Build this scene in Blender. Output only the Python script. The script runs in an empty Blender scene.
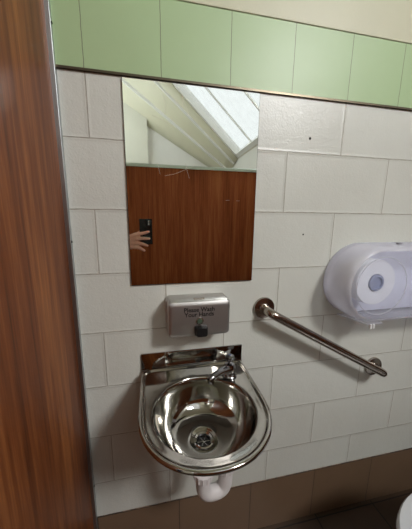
import bpy, bmesh, math, random
from mathutils import Vector, Matrix
random.seed(4)
PI = math.pi
S = bpy.context.scene
C = S.collection

# ------------------------------------------------------------------ camera
cam_d = bpy.data.cameras.new('camera'); cam = bpy.data.objects.new('camera', cam_d); C.objects.link(cam)
yaw, pit, rol, fpx = 0.2072, -0.1883, 0.0106, 246.73
fw = Vector((math.sin(yaw)*math.cos(pit), math.cos(yaw)*math.cos(pit), math.sin(pit)))
rt = Vector((math.cos(yaw), -math.sin(yaw), 0)); up = rt.cross(fw)
r2 = rt*math.cos(rol) + up*math.sin(rol); u2 = -rt*math.sin(rol) + up*math.cos(rol)
M = Matrix((r2, u2, -fw)).transposed().to_4x4(); M.translation = Vector((-0.0333, -0.7867, 1.3433))
cam.matrix_world = M
cam_d.sensor_fit = 'VERTICAL'; cam_d.sensor_height = 24; cam_d.lens = fpx*24/529
cam_d.clip_start = 0.01; cam_d.clip_end = 60
S.camera = cam

# ------------------------------------------------------------------ world, daylight
W = bpy.data.worlds.new('world'); S.world = W; W.use_nodes = True
bg = W.node_tree.nodes['Background']
bg.inputs['Color'].default_value = (0.95, 0.98, 1.0, 1); bg.inputs['Strength'].default_value = 1.15
# lamp added outside the near skylight bays so light falls off down the wall
sky_lamp_d = bpy.data.lights.new('added_sky_lamp', 'AREA'); sky_lamp = bpy.data.objects.new('added_sky_lamp', sky_lamp_d); C.objects.link(sky_lamp)
sky_lamp_d.shape = 'RECTANGLE'; sky_lamp_d.size = .72; sky_lamp_d.size_y = .62; sky_lamp_d.energy = 100; sky_lamp_d.color = (1.0, 1.0, 1.0)
sky_lamp.location = (1.66, -2.12, 3.06)
sky_lamp.rotation_euler = (Vector(sky_lamp.location) - Vector((.4, 0, 1.1))).to_track_quat('Z', 'Y').to_euler()

# skylight opening, on the slope that falls towards +x
SKX0, SKZ0, SKX1, SKZ1 = 1.82, 2.65, 0.30, 4.07     # lower and upper edge (x, z)
SKY0, SKY1 = -4.80, -1.80                              # far and near edge (y)
ld = bpy.data.lights.new('skylight_daylight', 'AREA'); lo = bpy.data.objects.new('skylight_daylight', ld); C.objects.link(lo)
ld.shape = 'RECTANGLE'; ld.size = math.hypot(SKX0-SKX1, SKZ1-SKZ0); ld.size_y = SKY1-SKY0
ld.cycles.is_portal = True
sx = Vector((SKX0-SKX1, 0, SKZ0-SKZ1)).normalized(); sy = Vector((0, 1, 0)); sn = sx.cross(sy)
if sn.z < 0: sn = -sn
sy = sn.cross(sx)
Ml = Matrix((sx, sy, sn)).transposed().to_4x4(); Ml.translation = Vector(((SKX0+SKX1)/2, (SKY0+SKY1)/2, (SKZ0+SKZ1)/2)) + sn*0.12
lo.matrix_world = Ml

S.view_settings.view_transform = 'Standard'; S.view_settings.look = 'None'
S.view_settings.exposure = 0.0; S.view_settings.gamma = 1.0; S.view_settings.use_curve_mapping = False

# ------------------------------------------------------------------ materials
def srgb(r, g, b):
    f = lambda c: (c/255/12.92) if c/255 <= .04045 else ((c/255+.055)/1.055)**2.4
    return (f(r), f(g), f(b), 1)
def mat(name, col=(.5,.5,.5,1), rough=.5, metal=0.0, **kw):
    m = bpy.data.materials.new(name); m.use_nodes = True
    b = m.node_tree.nodes['Principled BSDF']
    b.inputs['Base Color'].default_value = col; b.inputs['Roughness'].default_value = rough; b.inputs['Metallic'].default_value = metal
    for k, v in kw.items(): b.inputs[k.replace('_', ' ')].default_value = v
    return m
def N(m, t, **kw):
    n = m.node_tree.nodes.new(t)
    for k, v in kw.items(): setattr(n, k, v)
    return n
def L(m, a, b): m.node_tree.links.new(a, b)
def P(m): return m.node_tree.nodes['Principled BSDF']
def coords(m, scale=(1,1,1), loc=(0,0,0), rot=(0,0,0)):
    tc = N(m, 'ShaderNodeTexCoord'); mp = N(m, 'ShaderNodeMapping')
    mp.inputs['Scale'].default_value = scale; mp.inputs['Location'].default_value = loc; mp.inputs['Rotation'].default_value = rot
    L(m, tc.outputs['Object'], mp.inputs['Vector']); return mp.outputs['Vector']
def ramp(m, fac, stops):
    r = N(m, 'ShaderNodeValToRGB'); e = r.color_ramp.elements
    while len(e) < len(stops): e.new(.5)
    for i, (p, c) in enumerate(stops): e[i].position = p; e[i].color = c
    L(m, fac, r.inputs['Fac']); return r.outputs['Color']
def noise(m, vec, scale, detail=4, rough=.5, dist=0):
    n = N(m, 'ShaderNodeTexNoise'); L(m, vec, n.inputs['Vector'])
    n.inputs['Scale'].default_value = scale; n.inputs['Detail'].default_value = detail
    n.inputs['Roughness'].default_value = rough; n.inputs['Distortion'].default_value = dist
    return n.outputs['Fac']
def bump(m, h, strength, dist, prev=None):
    b = N(m, 'ShaderNodeBump'); b.inputs['Strength'].default_value = strength; b.inputs['Distance'].default_value = dist
    L(m, h, b.inputs['Height'])
    if prev is not None: L(m, prev, b.inputs['Normal'])
    return b.outputs['Normal']
def math_(m, op, a, b=None, c=None):
    n = N(m, 'ShaderNodeMath', operation=op)
    for i, v in enumerate((a, b, c)):
        if v is None: continue
        if isinstance(v, (int, float)): n.inputs[i].default_value = v
        else: L(m, v, n.inputs[i])
    return n.outputs[0]
def mixc(m, fac, a, b, mode='MIX'):
    n = N(m, 'ShaderNodeMix', data_type='RGBA', blend_type=mode)
    for i, v in ((0, fac), (6, a), (7, b)):
        if isinstance(v, (int, float)): n.inputs[i].default_value = v
        elif isinstance(v, tuple): n.inputs[i].default_value = v
        else: L(m, v, n.inputs[i])
    return n.outputs[2]
def grid(m, bw, rh, x0, z0, mortar, offset=0.0, axes='xz', smooth=.15):
    """brick pattern laid on a plane; returns the joint mask"""
    tc = N(m, 'ShaderNodeTexCoord'); sp = N(m, 'ShaderNodeSeparateXYZ'); L(m, tc.outputs['Object'], sp.inputs[0])
    cb = N(m, 'ShaderNodeCombineXYZ'); out = {'x': 0, 'y': 1, 'z': 2}
    L(m, math_(m, 'ADD', sp.outputs[out[axes[0]]], -x0 + 20*bw), cb.inputs[0])
    L(m, math_(m, 'ADD', sp.outputs[out[axes[1]]], -z0 + 20*rh), cb.inputs[1])
    nz = N(m, 'ShaderNodeTexNoise'); nz.inputs['Scale'].default_value = 30; L(m, tc.outputs['Object'], nz.inputs['Vector'])
    vm = N(m, 'ShaderNodeVectorMath', operation='MULTIPLY_ADD'); L(m, nz.outputs['Color'], vm.inputs[0])
    vm.inputs[1].default_value = (.003, .003, 0); L(m, cb.outputs[0], vm.inputs[2])
    b = N(m, 'ShaderNodeTexBrick', offset=offset, offset_frequency=2); L(m, vm.outputs[0], b.inputs['Vector'])
    b.inputs['Scale'].default_value = 1; b.inputs['Mortar Size'].default_value = mortar; b.inputs['Mortar Smooth'].default_value = smooth
    b.inputs['Brick Width'].default_value = bw; b.inputs['Row Height'].default_value = rh; b.inputs['Bias'].default_value = 0
    b.inputs['Color1'].default_value = (0,0,0,1); b.inputs['Color2'].default_value = (1,1,1,1)
    return b.outputs['Fac'], b.outputs['Color']

def block_paint():
    m = mat('painted_block', rough=.33)
    joint, tone = grid(m, .4, .1929, 0.0, 1.5571, .0019, .5, smooth=.4)
    wide, _ = grid(m, .4, .1929, 0.0, 1.5571, .010, .5, smooth=1.0)
    v = coords(m)
    n1 = noise(m, v, 3, 3); n2 = noise(m, v, 160, 3, .6); n3 = noise(m, v, 45, 2)
    base = ramp(m, n1, [(.3, srgb(203,203,195)), (.7, srgb(211,212,204))])
    base = mixc(m, math_(m, 'MULTIPLY', tone, .10), base, srgb(194,190,176))
    fac = math_(m, 'MULTIPLY', joint, math_(m, 'MULTIPLY_ADD', n3, .9, .15))
    col = mixc(m, fac, base, srgb(140,128,110))
    L(m, col, P(m).inputs['Base Color'])
    nb = bump(m, n2, .5, .0014)
    nb = bump(m, n3, .25, .003, nb)
    nb = bump(m, math_(m, 'SUBTRACT', 1.0, joint), .7, .003, nb)
    nb = bump(m, wide, .4, .0022, nb)
    L(m, nb, P(m).inputs['Normal'])
    return m
def plain_paint(name, c):
    m = mat(name, c, .45); v = coords(m)
    L(m, bump(m, noise(m, v, 90, 3), .25, .002), P(m).inputs['Normal'])
    col = ramp(m, noise(m, v, 2.5, 3), [(.3, tuple(x*.94 for x in c[:3])+(1,)), (.7, c)])
    L(m, col, P(m).inputs['Base Color']); return m
def tile_mat(name, c1, c2, jc, bw, rh, x0, z0, mortar, rough, axes='xz', bmp=.4, var=.5, nscale=6):
    m = mat(name, rough=rough)
    joint, tone = grid(m, bw, rh, x0, z0, mortar, 0, axes)
    v = coords(m); n = noise(m, v, nscale, 4)
    col = mixc(m, math_(m, 'ADD', math_(m, 'MULTIPLY', tone, var), math_(m, 'MULTIPLY', n, 1-var)), c1, c2)
    L(m, mixc(m, joint, col, jc), P(m).inputs['Base Color'])
    nb = bump(m, noise(m, v, 14, 2), .08, .01)
    L(m, bump(m, math_(m, 'SUBTRACT', 1.0, joint), bmp, .002, nb), P(m).inputs['Normal'])
    return m
def wood(name, axes, dark, mid, light, rough=.3):
    m = mat(name, rough=rough)
    sc = [0, 0, 0]; sc[axes] = 1.0
    s1 = (60 if axes == 0 else 1, 60 if axes == 1 else 1, 2.2); s2 = (9 if axes == 0 else 1, 9 if axes == 1 else 1, .55)
    a = noise(m, coords(m, s1), 1.1, 5, .6, .3); b = noise(m, coords(m, s2), 1.2, 4, .55, .8)
    s3 = (220 if axes == 0 else 1, 220 if axes == 1 else 1, 14); c = noise(m, coords(m, s3), 1, 2)
    f = math_(m, 'ADD', math_(m, 'MULTIPLY', a, .42), math_(m, 'ADD', math_(m, 'MULTIPLY', b, .46), math_(m, 'MULTIPLY', c, .12)))
    L(m, ramp(m, f, [(.34, dark), (.5, mid), (.64, light)]), P(m).inputs['Base Color'])
    P(m).inputs['Specular IOR Level'].default_value = .22
    return m
def metal(name, c, rough, scale=(4, 4, 90), st=.06, rv=.1):
    m = mat(name, c, rough, 1.0); v = coords(m, scale); n = noise(m, v, 6, 3)
    L(m, math_(m, 'MULTIPLY_ADD', n, rv, rough-rv/2), P(m).inputs['Roughness'])
    L(m, bump(m, n, st, .001), P(m).inputs['Normal']); return m

M_block = block_paint()
M_band = plain_paint('beige_band_paint', srgb(200,198,172))
M_cream = plain_paint('cream_paint', srgb(218,213,196))
M_pale = plain_paint('pale_paint', srgb(230,230,214))
M_white = plain_paint('white_paint', srgb(240,240,234))
M_soffit = plain_paint('soffit_paint', srgb(226,224,198))
M_green = tile_mat('green_tile', srgb(164,188,142), srgb(172,195,151), srgb(118,124,100), .2, .212, 0.0, 1.7225, .0011, .42)
M_base = tile_mat('brown_skirting_tile', srgb(108,86,66), srgb(122,98,78), srgb(62,50,42), .3, .2525, .035, 0.0, .0016, .4)
M_floor = tile_mat('brown_floor_tile', srgb(62,47,34), srgb(80,61,45), srgb(34,26,20), .3, .3, .06, -.02, .003, .45, 'xy', var=.3, nscale=18)
M_woodL = wood('brown_laminate', 1, srgb(66,30,12), srgb(112,60,28), srgb(150,92,48), .42)
M_woodB = wood('brown_door_laminate', 0, srgb(124,58,26), srgb(166,88,46), srgb(194,118,68), .5)
M_alu = metal('aluminium', srgb(176,180,182), .38)
M_steel = metal('stainless_steel', srgb(174,171,165), .09, (30, 30, 30), .05, .08)
M_brush = metal('brushed_steel', srgb(190,187,184), .42, (3, 60, 260), .12, .14)
M_satin = metal('satin_steel', srgb(172,162,152), .22, (20, 20, 20), .05, .1)
M_tap = mat('dark_chrome', srgb(150,150,154), .10, 1.0)  # chrome with a darker base colour than the other fittings
M_chrome = mat('chrome', srgb(205,205,208), .05, 1.0)
M_mirror = mat('mirror_glass', srgb(236,240,236), .0, 1.0)
M_black = mat('black_plastic', srgb(16,16,17), .4)
M_ink = mat('black_print', srgb(14,14,14), .6)
M_edge = mat('dark_mirror_edge', srgb(62,60,56), .5)
M_pvc = plain_paint('white_plastic', srgb(214,208,206))
M_paper = plain_paint('white_paper', srgb(250,249,248))
M_ceramic = mat('white_ceramic', srgb(208,211,214), .12, 0, Coat_Weight=.5)
M_scratch = mat('scratch', srgb(225,218,200), .5)
M_plug = mat('screw_hole', srgb(30,24,20), .8)
def clear_plastic(name, col, op, rough=.18, tint=(.96,.965,.99,1)):
    m = bpy.data.materials.new(name); m.use_nodes = True; b = P(m)
    b.inputs['Base Color'].default_value = col; b.inputs['Roughness'].default_value = rough
    v = coords(m)
    n = noise(m, v, 8, 3)
    tl = N(m, 'ShaderNodeBsdfTranslucent'); tl.inputs['Color'].default_value = col
    tr = N(m, 'ShaderNodeBsdfTransparent'); tr.inputs['Color'].default_value = tint
    m1 = N(m, 'ShaderNodeMixShader'); m1.inputs[0].default_value = .45; L(m, b.outputs[0], m1.inputs[1]); L(m, tl.outputs[0], m1.inputs[2])
    m2 = N(m, 'ShaderNodeMixShader'); L(m, math_(m, 'MULTIPLY_ADD', n, .12, op-.06), m2.inputs[0])
    L(m, tr.outputs[0], m2.inputs[1]); L(m, m1.outputs[0], m2.inputs[2])
    L(m, m2.outputs[0], m.node_tree.nodes['Material Output'].inputs['Surface']); return m
M_frost = clear_plastic('frosted_lilac_plastic', srgb(246,245,248), .42)
M_window = clear_plastic('clear_lilac_plastic', srgb(232,236,250), .12)
M_pane = clear_plastic('skylight_glazing', srgb(235,240,240), .06, .05, (1,1,1,1))
M_skin = plain_paint('skin', srgb(244,188,166))
P(M_skin).inputs['Subsurface Weight'].default_value = .1; P(M_skin).inputs['Subsurface Scale'].default_value = .01
M_jumper = plain_paint('charcoal_knit', srgb(58,60,66)); M_jeans = plain_paint('dark_denim', srgb(40,50,72))
M_shoe = plain_paint('black_leather', srgb(26,25,25)); M_hair = plain_paint('brown_hair', srgb(62,42,28))
for m_ in (M_jumper, M_jeans, M_hair):
    P(m_).inputs['Roughness'].default_value = .95; P(m_).inputs['Specular IOR Level'].default_value = .1
M_eye = mat('eye_white', srgb(230,228,222), .2); M_lip = mat('lips', srgb(176,104,92), .5)

# ------------------------------------------------------------------ mesh helpers
def obj(name, bm, m, parent=None, smooth=False, bevel=0, seg=2, mats=None):
    me = bpy.data.meshes.new(name)
    bmesh.ops.recalc_face_normals(bm, faces=bm.faces[:])
    bm.to_mesh(me); bm.free()
    o = bpy.data.objects.new(name, me); C.objects.link(o)
    if m: me.materials.append(m)
    if smooth:
        for p in me.polygons: p.use_smooth = True
        if smooth != 'all':
            try: me.set_sharp_from_angle(angle=math.radians(38))
            except Exception: pass
    if bevel:
        b = o.modifiers.new('bevel', 'BEVEL'); b.width = bevel; b.segments = seg; b.limit_method = 'ANGLE'
    if parent:
        o.parent = parent; o.matrix_parent_inverse = Matrix.Identity(4)
        if parent.parent is None or True:
            w = parent_loc(parent); me.transform(Matrix.Translation(-w))
    return o
def parent_loc(p):
    w = Vector((0,0,0))
    while p: w += p.location; p = p.parent
    return w
def struct(name, bm, m, **kw):
    o = obj(name, bm, m, **kw); o['kind'] = 'structure'; return o
def thing(name, label, cat, loc=(0,0,0), group=None):
    o = bpy.data.objects.new(name, None); C.objects.link(o); o.location = loc; o.empty_display_size = .05
    o['label'] = label; o['category'] = cat
    if group: o['group'] = group
    return o
def tag(o, label, cat, group=None):
    o['label'] = label; o['category'] = cat
    if group: o['group'] = group
    return o
def BM(): return bmesh.new()
def box(bm, x0, x1, y0, y1, z0, z1):
    v = [bm.verts.new((x, y, z)) for x in (x0, x1) for y in (y0, y1) for z in (z0, z1)]
    for f in ((0,1,3,2),(4,6,7,5),(0,4,5,1),(2,3,7,6),(0,2,6,4),(1,5,7,3)): bm.faces.new([v[i] for i in f])
    return bm
def B(*a): return box(BM(), *a)
def frame_of(d):
    d = d.normalized(); a = Vector((0,0,1)) if abs(d.z) < .9 else Vector((1,0,0))
    x = d.cross(a).normalized(); return x, d.cross(x).normalized()
def tube(bm, pts, r, seg=20, cap=True):
    pts = [Vector(p) for p in pts]; rs = r if isinstance(r, (list, tuple)) else [r]*len(pts)
    d = (pts[1]-pts[0]).normalized(); x, y = frame_of(d); rings = []
    for i, p in enumerate(pts):
        if 0 < i < len(pts)-1: nd = ((pts[i+1]-p).normalized() + (p-pts[i-1]).normalized()).normalized()
        elif i == 0: nd = d
        else: nd = (p-pts[i-1]).normalized()
        x = (x - nd*x.dot(nd)).normalized(); y = nd.cross(x)
        rings.append([bm.verts.new(p + (x*math.cos(2*PI*k/seg) + y*math.sin(2*PI*k/seg))*rs[i]) for k in range(seg)])
    for a, b in zip(rings, rings[1:]):
        for k in range(seg): bm.faces.new((a[k], a[(k+1)%seg], b[(k+1)%seg], b[k]))
    if cap: bm.faces.new(rings[0]); bm.faces.new(rings[-1][::-1])
    return bm
def lathe(bm, o, axis, prof, seg=40, cap0=True, cap1=True):
    """prof = [(r, h)...] along axis from o"""
    o = Vector(o); axis = Vector(axis).normalized(); x, y = frame_of(axis); rings = []
    for r, h in prof:
        rings.append([bm.verts.new(o + axis*h + (x*math.cos(2*PI*k/seg) + y*math.sin(2*PI*k/seg))*r) for k in range(seg)])
    for a, b in zip(rings, rings[1:]):
        for k in range(seg): bm.faces.new((a[k], a[(k+1)%seg], b[(k+1)%seg], b[k]))
    if cap0: bm.faces.new(rings[0])
    if cap1: bm.faces.new(rings[-1][::-1])
    return bm
def arc_path(pts, rad, n=7):
    """polyline with rounded corners"""
    pts = [Vector(p) for p in pts]; out = [pts[0]]
    for i in range(1, len(pts)-1):
        p = pts[i]; a = (pts[i-1]-p); b = (pts[i+1]-p); r = min(rad, a.length*.49, b.length*.49)
        p0 = p + a.normalized()*r; p1 = p + b.normalized()*r
        for k in range(n+1):
            t = k/n; out.append(p0*(1-t)**2 + p*2*t*(1-t) + p1*t*t)
    out.append(pts[-1]); return out
def loft(bm, rings, cap0=True, cap1=True):
    vs = [[bm.verts.new(p) for p in r] for r in rings]; n = len(vs[0])
    for a, b in zip(vs, vs[1:]):
        for k in range(n): bm.faces.new((a[k], a[(k+1)%n], b[(k+1)%n], b[k]))
    if cap0: bm.faces.new(vs[0])
    if cap1: bm.faces.new(vs[-1][::-1])
    return bm

# ------------------------------------------------------------------ the room
XL, XR, YB = -1.50, 1.84, -5.70
RS = (SKZ1-SKZ0)/(SKX1-SKX0)                            # roof slope
roof = lambda x: SKZ0 + (x-SKX0)*RS
def slope(bm, ya, yb, t=.08, xa=SKX0, za=SKZ0, xb=SKX1, zb=SKZ1):
    vs = []
    for y in (ya, yb):
        for (x, z) in ((xa, za), (xb, zb), (xb+sn.x*t, zb+sn.z*t), (xa+sn.x*t, za+sn.z*t)): vs.append(bm.verts.new((x, y, z)))
    for f in ((0,1,2,3),(4,7,6,5),(0,4,5,1),(1,5,6,2),(2,6,7,3),(3,7,4,0)): bm.faces.new([vs[i] for i in f])
    return bm
def gable(x0, x1, y0, y1):
    bm = BM(); q = [(x0, 0), (x1, 0), (x1, roof(x1)+.03), (x0, roof(x0)+.03)]
    loft(bm, [[Vector((x, y, z)) for x, z in q] for y in (y0, y1)]); return bm
struct('floor', B(XL-.1, XR+.1, YB-.1, .1, -.08, 0), M_floor)
struct('wall_front', gable(XL-.1, XR+.1, 0, .12), M_block)
struct('wall_right', B(XR, XR+.1, YB-.1, 0, 0, SKZ0+.05), M_white)
bm = B(XL-.1, XL, -3.5, 0, 0, roof(XL)+.05); box(bm, XL-.1, XL, YB-.1, -5.3, 0, roof(XL)+.05); box(bm, XL-.1, XL, -5.3, -3.5, 0, 2.5); box(bm, XL-.1, XL, -5.3, -3.5, 4.0, roof(XL)+.05)
struct('wall_left', bm, M_cream)
struct('added_wall_panel', B(XL, XL+.018, -2.0, -.002, 0, 2.0), M_woodL)  # unseen laminate panel added to cut light bouncing off the left wall
w2 = struct('added_window', box(box(B(XL-.08, XL-.02, -5.3, -5.25, 2.5, 4.0), XL-.08, XL-.02, -3.55, -3.5, 2.5, 4.0), XL-.08, XL-.02, -4.43, -4.37, 2.5, 4.0), M_white)  # unseen window made up to brighten the back of the room
obj('pane', B(XL-.052, XL-.048, -5.26, -3.54, 2.5, 4.0), M_pane, w2)
pd = bpy.data.lights.new('added_window_lamp', 'AREA'); po = bpy.data.objects.new('added_window_lamp', pd); C.objects.link(po)  # lamp added outside the made-up window, lights the soffit and back wall
pd.shape = 'RECTANGLE'; pd.size = 1.8; pd.size_y = 1.5; pd.energy = 34; pd.color = (.93, .97, 1.0)
po.location = (XL-.12, -4.4, 3.25); po.rotation_euler = Vector((-1,0,0)).to_track_quat('Z', 'Y').to_euler()
struct('wall_back', gable(XL-.1, XR+.1, YB-.1, YB), M_white)
struct('trim_1', B(XL, -.125, YB, YB+.13, 0, 4.2), M_pale)                  # pier whose edge the mirror shows
struct('trim_2', B(XL, XR, -.005, 0, 1.920, 2.6), M_band)                  # smooth band above the tiles
# sloping ceiling around the skylight
bm = slope(BM(), SKY1, .1, .08); slope(bm, SKY0, .1, .08, SKX1, SKZ1, XL-.1, roof(XL-.1)); slope(bm, YB, .1, .08, XR+.1, roof(XR+.1), SKX0, SKZ0)
struct('ceiling', bm, M_cream)
# soffit behind the skylight, twisting down to the back wall
bm = BM(); A = [(SKX0+.02, SKY0, roof(SKX0+.02)), (XL, SKY0, roof(XL))]; Bk = [(SKX0+.02, YB, 2.36), (XL, YB, 4.24)]
n = 14; rows = []
for i in range(n+1):
    t = i/n; a = Vector(A[0]).lerp(Vector(A[1]), t); b = Vector(Bk[0]).lerp(Vector(Bk[1]), t)
    rows.append([bm.verts.new(a.lerp(b, s/6)) for s in range(7)])
for r0, r1 in zip(rows, rows[1:]):
    for k in range(6): bm.faces.new((r0[k], r0[k+1], r1[k+1], r1[k]))
o = struct('trim_5', bm, M_soffit, smooth='all'); sd = o.modifiers.new('thick', 'SOLIDIFY'); sd.thickness = .06; sd.offset = 0
# skylight
wf = BM(); slope(wf, SKY0-.02, SKY0+.07, .16); slope(wf, SKY1-.05, SKY1+.02, .16)
win = struct('window_1', wf, M_white)
def along(t): return (SKX0+(SKX1-SKX0)*t, SKZ0+(SKZ1-SKZ0)*t)
def sbar(t0, t1, ya, yb, off, th):
    (xa, za), (xb, zb) = along(t0), along(t1)
    return slope(BM(), ya, yb, th, xa+sn.x*off, za+sn.z*off, xb+sn.x*off, zb+sn.z*off)
obj('window_frame', sbar(0, .04, SKY0, SKY1, 0, .16), M_white, win)
obj('window_frame', sbar(.96, 1, SKY0, SKY1, 0, .16), M_white, win)
for y in (-3.95, -3.1): obj('glazing_bar', sbar(.04, .96, y-.010, y+.010, .05, .03), M_white, win)
obj('pane', sbar(.03, .97, SKY0+.04, SKY1-.04, .085, .004), M_pane, win)
# rafters on the soffit behind the skylight
for s, w in ((.20, .08), (.60, .10)):
    a0 = Vector(A[0]).lerp(Vector(Bk[0]), s); a1 = Vector(A[1]).lerp(Vector(Bk[1]), s)
    d = (a1-a0).normalized(); nn = Vector((0,1,0)).cross(d).normalized()
    if nn.z > 0: nn = -nn
    bm = BM(); rings = []
    for p in (a0+d*.02, a1-d*.02):
        rings.append([p+Vector((0,-w/2,0))-nn*.02, p+Vector((0,w/2,0))-nn*.02, p+Vector((0,w/2,0))+nn*.05, p+Vector((0,-w/2,0))+nn*.05])
    loft(bm, rings); struct('trim_8' if s < .5 else 'trim_9', bm, M_white)

# green tile band, shadow trim, skirting
struct('trim_10', B(XL, XR, -.0045, 0, 1.7245, 1.914), M_green, bevel=.001)
struct('trim_11', B(XL, XR, -.0065, 0, 1.7185, 1.7245), metal('tile_edge_shadow_trim', srgb(92,84,72), .35))  # tile edge trim, coloured dark for the shadow line under the tiles
struct('trim_12', B(XL, XR, -.0075, 0, 1.9138, 1.920), M_band, bevel=.002)
struct('baseboard_front', B(-.274, XR, -.004, 0, 0, .2525), M_base, bevel=.001)

# left cubicle partition (real thickness, ends at the entrance) with its wall channel
PX = -.279
p = thing('cubicle_partition', 'brown wood laminate cubicle partition fixed to block wall, left of mirror', 'partition', (PX-.015, -.3, 0))
obj('panel', B(PX-.026, PX, -.62, -.014, .12, 2.06), M_woodL, p, bevel=.001)
obj('wall_channel', B(PX-.032, -.268, -.016, -.001, .12, 2.06), M_alu, p, bevel=.001)
obj('end_post', B(PX-.030, PX+.004, -.64, -.62, 0, 2.06), M_alu, p, bevel=.002)
obj('foot', tube(BM(), [(PX-.013, -.30, 0), (PX-.013, -.30, .13)], .012), M_alu, p, smooth=True)
for z in (.40, 1.27, 1.815):
    obj('screw', lathe(BM(), (-.268, -.008, z), (1,0,0), [(.0035, -.001), (.003, .0015)], 12), M_plug, p)

# right cubicle partition, unseen, added to darken the lower right; cistern stands against it
CR = 1.60; YP_ = -2.085
p = thing('cubicle_partition', 'unseen brown wood laminate cubicle partition added behind the toilet cistern', 'partition', (CR+.015, -1.0, 0))
obj('panel', B(CR, CR+.026, YP_, -.014, .12, 1.90), M_woodL, p, bevel=.001)
obj('wall_channel', B(CR-.006, CR+.032, -.016, -.001, .12, 1.90), M_alu, p, bevel=.001)
for y in (-.4, -1.6): obj('foot', tube(BM(), [(CR+.013, y, 0), (CR+.013, y, .13)], .012), M_alu, p, smooth=True)

# brown panel behind the camera, seen in the mirror
YP = -2.12
p = thing('cubicle_door', 'brown wood laminate cubicle door panel reflected in the mirror, pale rail on top', 'door', (.3, YP, 0))
obj('panel', B(-.70, CR+.02, YP-.028, YP, .15, 1.872), M_woodB, p)
obj('head_rail', B(-.72, CR+.026, YP-.034, YP+.010, 1.872, 1.907), metal('pale_rail', srgb(196,206,200), .4), p, bevel=.002)
obj('end_post', B(-.73, -.70, YP-.034, YP+.010, 0, 1.907), M_alu, p)
for x in (.1, .9): obj('foot', tube(BM(), [(x, YP-.014, 0), (x, YP-.014, .16)], .016), M_alu, p, smooth=True)

# ------------------------------------------------------------------ mirror
mx0, mx1, mz0, mz1 = -.108, .293, 1.131, 1.714
p = thing('wall_mirror', 'rectangular frameless mirror glued to painted block wall above soap dispenser', 'mirror', ((mx0+mx1)/2, 0, mz0))
obj('mirror_backing', B(mx0, mx1, -.0062, -.0005, mz0, mz1), M_edge, p)
obj('mirror_glass', B(mx0+.0012, mx1-.0012, -.0072, -.0060, mz0+.0012, mz1-.0012), M_mirror, p)
# scratches near the top of the glass
sc = [[(0.003, 1.464), (0.033, 1.47), (0.061, 1.483), (0.091, 1.496)],
      [(0.065, 1.502), (0.068, 1.485), (0.076, 1.459)],
      [(-0.019, 1.5), (-0.014, 1.481), (-0.011, 1.467)],
      [(-0.03, 1.626), (0.006, 1.613), (0.044, 1.592)],
      [(0.056, 1.676), (0.071, 1.651), (0.076, 1.63)],
      [(-0.001, 1.683), (0.01, 1.658), (0.004, 1.629)],
      [(0.045, 1.706), (0.059, 1.681), (0.056, 1.655)],
      [(0.192, 1.397), (0.205, 1.398)],
      [(0.227, 1.397), (0.239, 1.397)]]
for k, s in enumerate(sc):
    pts = [Vector((x, -.0073, z)) for x, z in s]
    if len(pts) > 2: pts = arc_path(pts, .03, 5)
    obj('scratch', tube(BM(), pts, .0003, 6), M_scratch, p)

# ------------------------------------------------------------------ soap dispenser
sdp = thing('soap_dispenser', 'stainless steel soap dispenser reading PLEASE WASH YOUR HANDS on wall above basin', 'soap dispenser', (.095, 0, .985))
def rrect(x0, x1, z0, z1, y, r, n=5):
    pts = []
    for cx, cz, a0 in ((x1-r, z1-r, 0), (x0+r, z1-r, 90), (x0+r, z0+r, 180), (x1-r, z0+r, 270)):
        for k in range(n+1):
            a = math.radians(a0+90*k/n); pts.append(Vector((cx+r*math.cos(a), y, cz+r*math.sin(a))))
    return pts
bm = BM()
loft(bm, [rrect(-.003, .207, .978, 1.088, -.0005, .014), rrect(-.003, .207, .978, 1.088, -.040, .014), rrect(-.001, .205, .980, 1.086, -.042, .014)])
obj('body', bm, M_brush, sdp, smooth=True)
bm = BM()
loft(bm, [rrect(.001, .203, .974, 1.090, -.043, .012), rrect(.001, .203, .974, 1.090, -.070, .012), rrect(.003, .201, .976, 1.087, -.078, .012),
          rrect(.008, .196, .981, 1.080, -.0815, .010), rrect(.014, .190, .987, 1.074, -.0825, .008)])
obj('cover', bm, M_brush, sdp, smooth=True)
obj('lid_lock', B(.085, .120, -.068, -.052, 1.0895, 1.0915), M_satin, sdp, bevel=.001)
gl = obj('sight_glass', lathe(BM(), (.101, -.0822, 1.026), (0,-1,0), [(.0125, 0), (.0125, .002), (.010, .003), (.009, .0015), (.0, .0015)], 28, True, False), M_satin, sdp, smooth=True)
obj('sight_window', lathe(BM(), (.101, -.0838, 1.026), (0,-1,0), [(.0085, 0), (.0075, .0012)], 24), mat('sight_window', srgb(70,84,70), .1), gl)
bm = BM()
loft(bm, [rrect(.084, .126, .982, 1.012, -.080, .006), rrect(.084, .126, .981, 1.012, -.092, .006), rrect(.088, .123, .982, 1.008, -.102, .007)])
bm2 = lathe(bm, (.105, -.090, .987), (0,0,-1), [(.008, 0), (.006, .006)], 16)
obj('push_valve', bm, M_black, sdp, smooth=True)
def text(s, x, z, size, y, m, parent, wt=.0):
    cu = bpy.data.curves.new('lettering', 'FONT'); cu.body = s; cu.size = size; cu.align_x = 'CENTER'; cu.extrude = .0003; cu.offset = wt
    tmp = bpy.data.objects.new('lettering_curve', cu); C.objects.link(tmp)
    bpy.context.view_layer.update()
    me = bpy.data.meshes.new_from_object(tmp.evaluated_get(bpy.context.evaluated_depsgraph_get()))
    bpy.data.objects.remove(tmp); bpy.data.curves.remove(cu)
    o = bpy.data.objects.new('lettering', me); C.objects.link(o); o.rotation_euler = (PI/2, 0, 0)
    o.parent = parent; o.location = Vector((x, y, z)) - parent.location; me.materials.clear(); me.materials.append(m); return o
text('Please Wash', .100, 1.0570, .0195, -.0829, M_ink, sdp, .0003)
text('Your Hands', .100, 1.0415, .0195, -.0829, M_ink, sdp, .0003)

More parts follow.
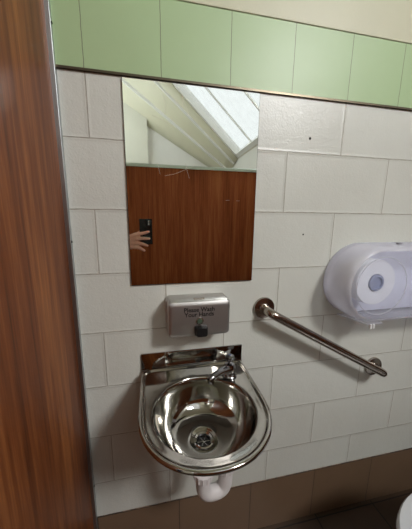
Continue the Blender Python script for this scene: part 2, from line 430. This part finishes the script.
sdp.scale.x = .965; sdp.location.x -= .004; sdp.location.z += .003

# ------------------------------------------------------------------ hand basin
bs = thing('hand_basin', 'small round stainless steel hand basin with splashback fixed to wall below soap dispenser', 'basin', (.095, 0, .80))
cx, cy = .0935, -.210; SEG = 96
def Rout(th):
    dx, dy = math.cos(th), math.sin(th)
    if dy <= 0: return (abs(dx/.1755)**2.1 + abs(dy/.179)**2.1)**(-1/2.1)
    q = 2.1 + 14*min(1, dy*1.6)
    return (abs(dx/.1755)**q + abs(dy/.202)**q)**(-1/q)
RB = .143
def ring(off, z, blend=0.0):
    out = []
    for k in range(SEG):
        th = 2*PI*k/SEG; R = Rout(th)-off; R = R*(1-blend) + RB*blend
        out.append(Vector((cx+R*math.cos(th), cy+R*math.sin(th), z)))
    return out
def circ(r, z, yo=0): return [Vector((cx+r*math.cos(2*PI*k/SEG), cy+yo+r*math.sin(2*PI*k/SEG), z)) for k in range(SEG)]
rings = [ring(.012, .8235), ring(.004, .8230), ring(.0012, .8240), ring(0, .8262), ring(0, .8290), ring(.0012, .8318), ring(.004, .8334), ring(.008, .8330), ring(.011, .8308), ring(.0135, .8282), ring(.016, .8272),
         ring(.024, .8266), ring(.031, .8260), ring(.033, .8257, .35), ring(.034, .8255, .8), circ(RB, .8252), circ(.1410, .8240), circ(.138, .820), circ(.136, .812), circ(.134, .797), circ(.128, .778),
         circ(.120, .760, .002), circ(.108, .744, .004), circ(.094, .733, .006), circ(.078, .7265, .008), circ(.060, .7235, .009), circ(.040, .7215, .010), circ(.0355, .7190, .010), circ(.033, .717, .010), circ(.026, .7155, .010), circ(.0245, .705, .010)]
bm = loft(BM(), rings, False, False)
o = obj('bowl', bm, M_steel, bs, smooth='all'); sd = o.modifiers.new('thick', 'SOLIDIFY'); sd.thickness = .0012; sd.offset = 0
ss = o.modifiers.new('sub', 'SUBSURF'); ss.levels = 1; ss.render_levels = 1
# splashback: thin sheet folded up from the deck
bm = BM(); prof = [(-.0125, .8262), (-.0075, .8275), (-.0055, .832), (-.005, .850), (-.005, .884), (-.0042, .8865), (-.0015, .8865)]
pr = [[Vector((x, y, z)) for y, z in prof] for x in (-.083, .03, .15, .272)]
vs = [[bm.verts.new(q) for q in r] for r in pr]
for a, b in zip(vs, vs[1:]):
    for k in range(len(prof)-1): bm.faces.new((a[k], a[k+1], b[k+1], b[k]))
o = obj('splashback', bm, M_steel, bs, smooth=True); sd = o.modifiers.new('thick', 'SOLIDIFY'); sd.thickness = .0014; sd.offset = 0
wx, wy = cx, cy+.010
ws = obj('waste_outlet', lathe(BM(), (wx, wy, .7145), (0,0,1), [(.029, 0), (.029, .002), (.026, .0035), (.021, .001), (.019, -.012), (.0, -.012)], 40, False, False), M_chrome, bs, smooth=True)
obj('strainer', lathe(BM(), (wx, wy, .706), (0,0,1), [(.0175, 0), (.0175, .002), (0, .002)], 32, True, False), M_black, ws)
bm = BM()
for a in (0, 60, 120):
    d = Vector((math.cos(math.radians(a)), math.sin(math.radians(a)), 0))*.0175; c0 = Vector((wx, wy, .7095)); tube(bm, [c0-d, c0+d], .0009, 8)
lathe(bm, (wx, wy, .709), (0,0,1), [(.004, 0), (.004, .002), (.001, .003)], 16)
obj('waste_grid', bm, M_chrome, ws, smooth=True)
obj('waste_collar', lathe(BM(), (wx, wy, .712), (0,0,-1), [(.029, 0), (.030, .010), (.026, .013), (.024, .050), (.0, .050)], 32, False, False), M_pvc, bs, smooth=True)
# white plastic trap
tp = arc_path([(wx, wy, .68), (wx, wy, .520), (wx+.072, wy+.012, .510), (wx+.072, wy+.012, .640), (wx+.072, -.10, .652), (wx+.072, -.002, .652)], .036, 9)
tr = obj('trap_pipe', tube(BM(), tp, .0215, 28), M_pvc, bs, smooth=True)
for q, ax in (((wx, wy, .655), (0,0,1)), ((wx, wy, .600), (0,0,1)), ((wx+.072, wy+.012, .600), (0,0,1))):
    bm = BM(); lathe(bm, q, ax, [(.024, -.012), (.0285, -.010), (.0285, .010), (.024, .012)], 28)
    for k in range(14):
        a = 2*PI*k/14; c0 = Vector(q)+Vector((math.cos(a), math.sin(a), 0))*.0285; tube(bm, [c0-Vector((0,0,.009)), c0+Vector((0,0,.009))], .0022, 6)
    obj('union_nut', bm, M_pvc, tr, smooth=True)
for x in (-.02, .21):
    obj('bracket', loft(BM(), [[Vector((x+d, -.003, .80)), Vector((x+d, -.085, .80)), Vector((x+d, -.080, .790)), Vector((x+d, -.003, .735))] for d in (-.002, .002)]), M_alu, bs)

# ------------------------------------------------------------------ tap
TX, TY = .203, -.082
tpp = thing('tap', 'small chrome pillar tap standing on back right corner of basin deck', 'tap', (TX, TY, .826))
bm = lathe(BM(), (TX, TY, .8263), (0,0,1), [(.024, 0), (.024, .003), (.021, .006), (.0195, .012), (.018, .034), (.015, .041), (.006, .044)], 36)
obj('body', bm, M_tap, tpp, smooth=True)
d = Vector((-.86, -.51, 0)).normalized(); e = Vector((-d.y, d.x, 0))
def oval(c, w, h, n=20): return [c + e*(w*math.cos(2*PI*k/n)) + Vector((0,0,h*math.sin(2*PI*k/n))) for k in range(n)]
T0 = Vector((TX, TY, 0))
bm = loft(BM(), [oval(T0+d*q+Vector((0,0,z)), w, h) for q, z, w, h in ((-.006,.850,.019,.014), (.012,.852,.018,.0135), (.030,.855,.015,.011), (.052,.857,.012,.009), (.074,.856,.0105,.0085), (.088,.853,.010,.009), (.094,.850,.0075,.007))])
sp_ = obj('spout', bm, M_tap, tpp, smooth=True)
o1 = T0 + d*.083 + Vector((0,0,.848)); obj('nozzle', lathe(BM(), o1, (0,0,-1), [(.0085, 0), (.0085, .012), (.006, .012), (.006, .004), (0, .004)], 24, True, False), M_tap, sp_, smooth=True)
bm = lathe(BM(), (TX, TY, .868), (0,0,1), [(.0065, 0), (.0065, .010), (.013, .013), (.015, .018), (.0145, .026), (.010, .030), (.003, .031)], 32)
hd = obj('handle', bm, M_tap, tpp, smooth=True)
obj('indicator', lathe(BM(), (TX, TY, .8988), (0,0,1), [(.005, 0), (.004, .0012)], 20), mat('blue_indicator', srgb(40,60,110), .3), hd)

tpp.location.z += .0045; tpp.location.x -= .005
bs.location.z += .0035; bs.location.x -= .005

# ------------------------------------------------------------------ grab rail
gr = thing('grab_rail', 'stainless steel grab rail slanting down the wall from beside basin', 'grab rail', (.349, 0, 1.026))
a, b = Vector((.346, 0, 1.026)), Vector((.861, 0, .731)); off = Vector((0, -.062, 0))
path = arc_path([a+Vector((0,-.004,0)), a+off, b+off, b+Vector((0,-.004,0))], .042, 10)
obj('rail', tube(BM(), path, .0155, 28), M_satin, gr, smooth=True)
for c0 in (a, b):
    fl = obj('flange', lathe(BM(), c0, (0,-1,0), [(.0395, .0005), (.0395, .006), (.038, .009), (.032, .0105), (.019, .0115), (.0175, .014), (.0155, .015)], 44), M_satin, gr, smooth=True)
# ------------------------------------------------------------------ toilet roll dispenser
td = thing('toilet_roll_dispenser', 'large frosted lilac plastic toilet roll dispenser on wall above grab rail', 'toilet roll dispenser', (.86, 0, .985))
DX, DZ, DX2 = .714, 1.121, 1.03
def stad(r, y, n=28):
    pts = []
    for k in range(n+1):
        t = math.radians(90+180*k/n); pts.append(Vector((DX+r*math.cos(t), y, DZ+r*math.sin(t))))
    for k in range(n+1):
        t = math.radians(270+180*k/n); pts.append(Vector((DX2+r*math.cos(t), y, DZ+r*math.sin(t))))
    return pts
bm = loft(BM(), [stad(.134, -.0005), stad(.134, -.006), stad(.130, -.008)])
obj('back_plate', bm, mat('lilac_back_plate', srgb(232,232,242), .5), td, smooth=True)
bm = loft(BM(), [stad(.137, -.004), stad(.1365, -.040), stad(.134, -.095), stad(.131, -.108), stad(.126, -.116), stad(.119, -.120), stad(.112, -.121)], False, True)
cv = obj('cover', bm, M_frost, td, smooth=True)
cv.data.materials.append(M_window)
for pl in cv.data.polygons:
    if pl.center.y < -.1185: pl.material_index = 1
sd = cv.modifiers.new('thick', 'SOLIDIFY'); sd.thickness = .002; sd.offset = -1
# raised rim of the cover and the moulded window ring
bm = BM()
tube(bm, [Vector((DX+.100*math.cos(a)*(1.0), -.1215, DZ+.100*math.sin(a))) for a in [2*PI*k/40 for k in range(41)]], .0016, 8, False)
obj('moulded_ring', bm, M_frost, cv, smooth=True)
bm = loft(BM(), [[Vector((DX+x, y, z)) for x, y, z in ((-.075, -.018, .989), (.060, -.018, .986), (.045, -.105, .978), (-.020, -.105, .980))],
                 [Vector((DX+x, y, z)) for x, y, z in ((-.072, -.020, .984), (.057, -.020, .981), (.043, -.103, .973), (-.018, -.103, .975))]])
obj('tear_edge', bm, M_frost, td)
bm = B(DX-.008, DX-.002, -.108, -.100, .960, .978); box(bm, DX+.004, DX+.010, -.108, -.100, .962, .978)
obj('latch_tab', bm, M_paper, td, bevel=.001)
obj('key_lock', lathe(BM(), (.83, -.060, 1.256), (0,0,1), [(.010, 0), (.010, .004), (.008, .006)], 20), mat('grey_lock', srgb(150,150,158), .4), td, smooth=True)
HZ = 1.130; HX = .706
obj('spindle', lathe(BM(), (HX, -.004, HZ), (0,-1,0), [(.022, 0), (.022, .095), (.029, .096), (.029, .104), (.022, .106), (.021, .100), (.0, .100)], 32, True, False), mat('grey_blue_plastic', srgb(150,156,180), .35), td, smooth=True)
bm = lathe(BM(), (HX, -.012, HZ), (0,-1,0), [(.031, 0), (.078, 0), (.079, .002), (.079, .090), (.078, .092), (.031, .092), (.031, 0)], 48, False, False)
tag(obj('toilet_roll', bm, M_paper, None, smooth=True), 'white toilet roll showing through the frosted dispenser cover', 'toilet roll')

# old screw holes in the wall
for x, z, r in ((.477, 1.602, .0042), (.481, 1.288, .0030)):
    struct('trim_13' if r > .004 else 'trim_14', lathe(BM(), (x, .002, z), (0,-1,0), [(r, 0), (r, .0026), (r*.6, .0030)], 14), M_plug)

# ------------------------------------------------------------------ toilet
to = thing('toilet', 'white ceramic toilet at right edge beyond the grab rail', 'toilet', (1.15, -.44, 0))
def egg(cx0, cy0, a_f, a_b, b, z, n=48):
    out = []
    for k in range(n):
        t = 2*PI*k/n; c, s = math.cos(t), math.sin(t)
        out.append(Vector((cx0 + (a_b if c > 0 else a_f)*c, cy0 + b*s, z)))
    return out
E_ = lambda f, b_, w, z: egg(.86, -.445, f, b_, w, z)
bm = loft(BM(), [E_(.10,.46,.105,.0), E_(.105,.46,.11,.02), E_(.10,.46,.10,.12), E_(.13,.46,.115,.22), E_(.195,.46,.155,.31), E_(.232,.50,.178,.365), E_(.238,.52,.184,.385), E_(.232,.52,.18,.395),
                 E_(.185,.24,.135,.395), E_(.17,.22,.12,.36), E_(.13,.16,.09,.28), E_(.06,.08,.05,.22)])
obj('bowl', bm, M_ceramic, to, smooth=True)
bm = loft(BM(), [E_(.238,.27,.186,.398), E_(.242,.275,.190,.404), E_(.240,.272,.188,.413), E_(.205,.23,.155,.415), E_(.19,.215,.142,.400)], False, False)
sd = obj('seat', bm, M_ceramic, to, smooth=True)
bm = loft(BM(), [E_(.236,.268,.184,.4155), E_(.240,.272,.188,.420), E_(.236,.270,.184,.429), E_(.20,.24,.15,.434), E_(.1,.12,.08,.436)])
obj('lid', bm, M_ceramic, to, smooth=True)
bm = loft(BM(), [[Vector((x+.02*(z<.5), y, z)) for x, y in ((1.36,-.63),(1.59,-.63),(1.59,-.26),(1.36,-.26))] for z in (.40, .78)])
ci = obj('cistern', bm, M_ceramic, to, bevel=.02, seg=4, smooth=True)
obj('cistern_lid', B(1.35, 1.596, -.64, -.25, .781, .815), M_ceramic, to, bevel=.01, seg=3)
obj('flush_button', lathe(BM(), (1.47, -.445, .815), (0,0,1), [(.022, 0), (.022, .006), (.018, .008)], 28), M_chrome, to, smooth=True)

# ------------------------------------------------------------------ the photographer, beyond the partition's end: only the hand shows in the mirror
BX, BY = -.80, -1.12
pe = thing('person', 'person holding a phone, only the left hand showing at the mirror edge', 'person', (BX, BY, 0))
def capsule(bm, a, b, ra, rb, seg=14):
    a, b = Vector(a), Vector(b); d = (b-a).normalized(); x, y = frame_of(d); rings = []
    for k in range(1, 6):
        t = -PI/2 + PI/2*k/5; rings.append((a + d*ra*math.sin(t), ra*math.cos(t)))
    for k in range(0, 5):
        t = PI/2*k/5; rings.append((b + d*rb*math.sin(t), rb*math.cos(t)))
    loft(bm, [[c + (x*math.cos(2*PI*k/seg) + y*math.sin(2*PI*k/seg))*r for k in range(seg)] for c, r in rings]); return bm
def ell(bm, c, r, sub=3, rot=None):
    g = bmesh.ops.create_icosphere(bm, subdivisions=sub, radius=1)
    m = Matrix.Translation(Vector(c)) @ (rot or Matrix.Identity(4)) @ Matrix.Diagonal((*r, 1))
    bmesh.ops.transform(bm, matrix=m, verts=g['verts']); return bm
def remesh(o, vox, it=4):
    r = o.modifiers.new('remesh', 'REMESH'); r.mode = 'VOXEL'; r.voxel_size = vox; r.use_smooth_shade = True
    s = o.modifiers.new('smooth', 'SMOOTH'); s.factor = .5; s.iterations = it; return o
Z = lambda x, y, z: (BX+x, BY+y, z)
SHL, ELL_, WRL = (-.77, -.94, 1.40), (-.50, -.86, 1.20), (-.235, -.826, 1.185)
SHR, ELR, WRR = Z(0, -.18, 1.40), Z(-.01, -.24, 1.11), Z(.07, -.25, .86)
bm = BM()
# torso, neck, head (facing +x, turned a little to the mirror)
for a_, b_, ra, rb in ((Z(0,0,.96), Z(0,0,1.10), .12, .115), (Z(0,.05,1.12), Z(0,.06,1.32), .11, .10), (Z(0,-.05,1.12), Z(0,-.06,1.32), .11, .10), (Z(0,.05,.95), Z(0,-.05,.95), .115, .115),
                       (Z(-.01,0,1.38), Z(.015,0,1.52), .058, .052),
                       (Z(0,.05,1.40), SHL, .07, .055), (Z(0,-.05,1.40), SHR, .07, .055),
                       (SHL, ELL_, .050, .038), (ELL_, WRL, .038, .026), (SHR, ELR, .050, .038), (ELR, WRR, .038, .026),
                       (Z(0,.09,.90), Z(.01,.10,.50), .085, .055), (Z(.01,.10,.50), Z(-.01,.10,.09), .055, .038), (Z(0,-.09,.90), Z(.01,-.10,.50), .085, .055), (Z(.01,-.10,.50), Z(-.01,-.10,.09), .055, .038),
                       (Z(-.03,.10,.045), Z(.13,.11,.035), .036, .030), (Z(-.03,-.10,.045), Z(.13,-.11,.035), .036, .030)):
    capsule(bm, a_, b_, ra, rb)
HC = Vector(Z(.03, .01, 1.62)); HR = Matrix.Rotation(math.radians(25), 4, 'Z')
def hp(x, y, z): return HC + HR @ Vector((x, y, z))
ell(bm, hp(-.01,0,.025), (.098,.076,.095), 3, HR); ell(bm, hp(.02,0,-.045), (.072,.058,.070), 3, HR)
capsule(bm, hp(.088,0,.015), hp(.108,0,-.018), .008, .013); ell(bm, hp(.075,0,-.098), (.022,.026,.016), 2, HR)
ell(bm, hp(.072,.031,.028), (.024,.022,.008), 2, HR); ell(bm, hp(.072,-.031,.028), (.024,.022,.008), 2, HR)
for s in (-1, 1): ell(bm, hp(-.005, s*.078, -.005), (.018,.008,.032), 2, HR)
# left hand: palm beside the phone, four fingers across its back, thumb on the screen side
PH_X0, PH_X1, PH_Y0, PH_Y1, PH_Z0, PH_Z1 = -.122, -.044, -.8290, -.8205, 1.173, 1.331
PC = Vector((-.150, -.822, 1.190))
# back-of-hand rays from the wrist to the knuckles
kn = [Vector((-.143, -.804, 1.236)), Vector((-.140, -.800, 1.210)), Vector((-.142, -.801, 1.184)), Vector((-.148, -.806, 1.159))]
wr = Vector(WRL)
for i, k in enumerate(kn): capsule(bm, wr + Vector((.008, .004, .012-.010*i)), k, .0165, .0135)
ell(bm, (-.178, -.822, 1.188), (.044, .017, .046), 3)
fl_ = [(.036, .024, .018, 10, 14), (.036, .024, .016, 4, -4), (.032, .020, .015, -8, -22), (.026, .017, .014, -14, -34)]
tips = []
for k, (l1, l2, l3, a1, a2) in zip(kn, fl_):
    e1 = Vector((math.cos(math.radians(a1)), -.02, math.sin(math.radians(a1)))).normalized(); p1 = k + e1*l1
    p1.y = max(p1.y, PH_Y1+.0125)
    e2 = Vector((math.cos(math.radians(a2)), -.14, math.sin(math.radians(a2)))).normalized(); p2 = p1 + e2*l2
    p3 = p2 + Vector((e2.x, -.12, e2.z)).normalized()*l3
    p2.y = PH_Y1+.0112; p3.y = PH_Y1+.0090
    capsule(bm, k, p1, .0125, .0108, 12); capsule(bm, p1, p2, .0108, .0096, 12); capsule(bm, p2, p3, .0096, .0080, 12); tips.append(p3)
t0, t1, t2, t3 = Vector((-.190, -.836, 1.205)), Vector((-.155, -.846, 1.225)), Vector((-.125, -.845, 1.245)), Vector((-.103, -.8385, 1.262))
capsule(bm, t0, t1, .017, .0135); capsule(bm, t1, t2, .0125, .0105, 12); capsule(bm, t2, t3, .0105, .0085, 12)
# right hand, relaxed by the hip
wr2 = Vector(WRR)
for i in range(4):
    k = wr2 + Vector((.018-.016*i+.01, .004, -.085+.004*abs(i-1))); capsule(bm, wr2+Vector((.010-.007*i,0,0)), k, .014, .0115)
    q = k + Vector((.008, .012, -.036)); q2 = q + Vector((-.002, .020, -.030+.004*abs(i-1))); capsule(bm, k, q, .0095, .0088, 12); capsule(bm, q, q2, .0088, .0072, 12)
capsule(bm, wr2+Vector((.018,.004,-.02)), wr2+Vector((.045,.015,-.062)), .015, .012); capsule(bm, wr2+Vector((.045,.015,-.062)), wr2+Vector((.050,.024,-.095)), .011, .0085)
body = remesh(obj('body', bm, M_skin, pe), .0034, 3)
for i, p3 in enumerate(tips):
    ell_b = BM(); ell(ell_b, (p3.x-.001, p3.y+.0062, p3.z), (.0062, .0015, .0045), 2)
    obj('fingernail', ell_b, mat('nail', srgb(236,190,176), .25) if i == 0 else bpy.data.materials['nail'], pe, smooth='all')
bm = BM()
for a_, b_, ra, rb in ((Z(0,0,.92), Z(0,0,1.10), .135, .130), (Z(0,.05,1.12), Z(0,.06,1.32), .125, .115), (Z(0,-.05,1.12), Z(0,-.06,1.32), .125, .115), (Z(0,.05,.93), Z(0,-.05,.93), .130, .130),
                       (Z(0,.05,1.40), SHL, .080, .066), (Z(0,-.05,1.40), SHR, .080, .066), (SHL, ELL_, .064, .052), (SHR, ELR, .064, .052)): capsule(bm, a_, b_, ra, rb)
capsule(bm, ELL_, Vector(ELL_).lerp(Vector(WRL), .86), .052, .038); capsule(bm, ELR, Vector(ELR).lerp(Vector(WRR), .86), .052, .038)
remesh(obj('jumper', bm, M_jumper, pe), .008, 5)
bm = BM()
for s in (-1, 1):
    capsule(bm, Z(0,s*.085,.88), Z(.01,s*.10,.50), .108, .074); capsule(bm, Z(.01,s*.10,.50), Z(-.01,s*.10,.13), .074, .060)
capsule(bm, Z(0,.05,.93), Z(0,-.05,.93), .126, .126); remesh(obj('trousers', bm, M_jeans, pe), .008, 5)
for s in (-1, 1):
    bm = BM(); capsule(bm, Z(-.05,s*.10,.052), Z(.15,s*.115,.042), .050, .040); capsule(bm, Z(-.03,s*.10,.06), Z(-.02,s*.10,.10), .052, .050)
    for v in bm.verts: v.co.z = max(v.co.z, .0)
    remesh(obj('shoe', bm, M_shoe, pe), .006, 2)
bm = BM(); ell(bm, hp(-.022,0,.040), (.100,.085,.095), 3, HR); ell(bm, hp(-.055,0,-.015), (.060,.074,.075), 3, HR)
remesh(obj('hair', bm, M_hair, pe), .006, 2)
for s in (-1, 1):
    bm = BM(); ell(bm, hp(.079, s*.031, .010), (.013,.015,.010), 2, HR); e = obj('eye', bm, M_eye, pe, smooth='all')
    bm = BM(); ell(bm, hp(.0895, s*.031, .010), (.004,.006,.006), 2, HR); obj('iris', bm, M_shoe, e, smooth='all')
bm = BM(); ell(bm, hp(.090,0,-.058), (.008,.024,.007), 2, HR); obj('mouth', bm, M_lip, pe, smooth='all')

ph = thing('smartphone', 'black smartphone held upright in the hand, reflected at mirror left edge', 'phone', ((PH_X0+PH_X1)/2, (PH_Y0+PH_Y1)/2, PH_Z0))
obj('body', B(PH_X0, PH_X1, PH_Y0, PH_Y1, PH_Z0, PH_Z1), mat('black_glass', srgb(14,15,18), .25), ph, bevel=.003, seg=3)
cb = obj('camera_bump', B(PH_X1-.034, PH_X1-.006, PH_Y1, PH_Y1+.0015, PH_Z1-.042, PH_Z1-.006), M_black, ph, bevel=.0007)
for z in (.014, .029): obj('lens', lathe(BM(), (PH_X1-.020, PH_Y1+.0015, PH_Z1-z-.002), (0,1,0), [(.0062, 0), (.0062, .001), (.0045, .0014)], 20), M_chrome, cb, smooth=True)
obj('screen', B(PH_X0+.003, PH_X1-.003, PH_Y0-.0006, PH_Y0, PH_Z0+.004, PH_Z1-.004), mat('dark_screen', srgb(10,10,12), .08), ph)
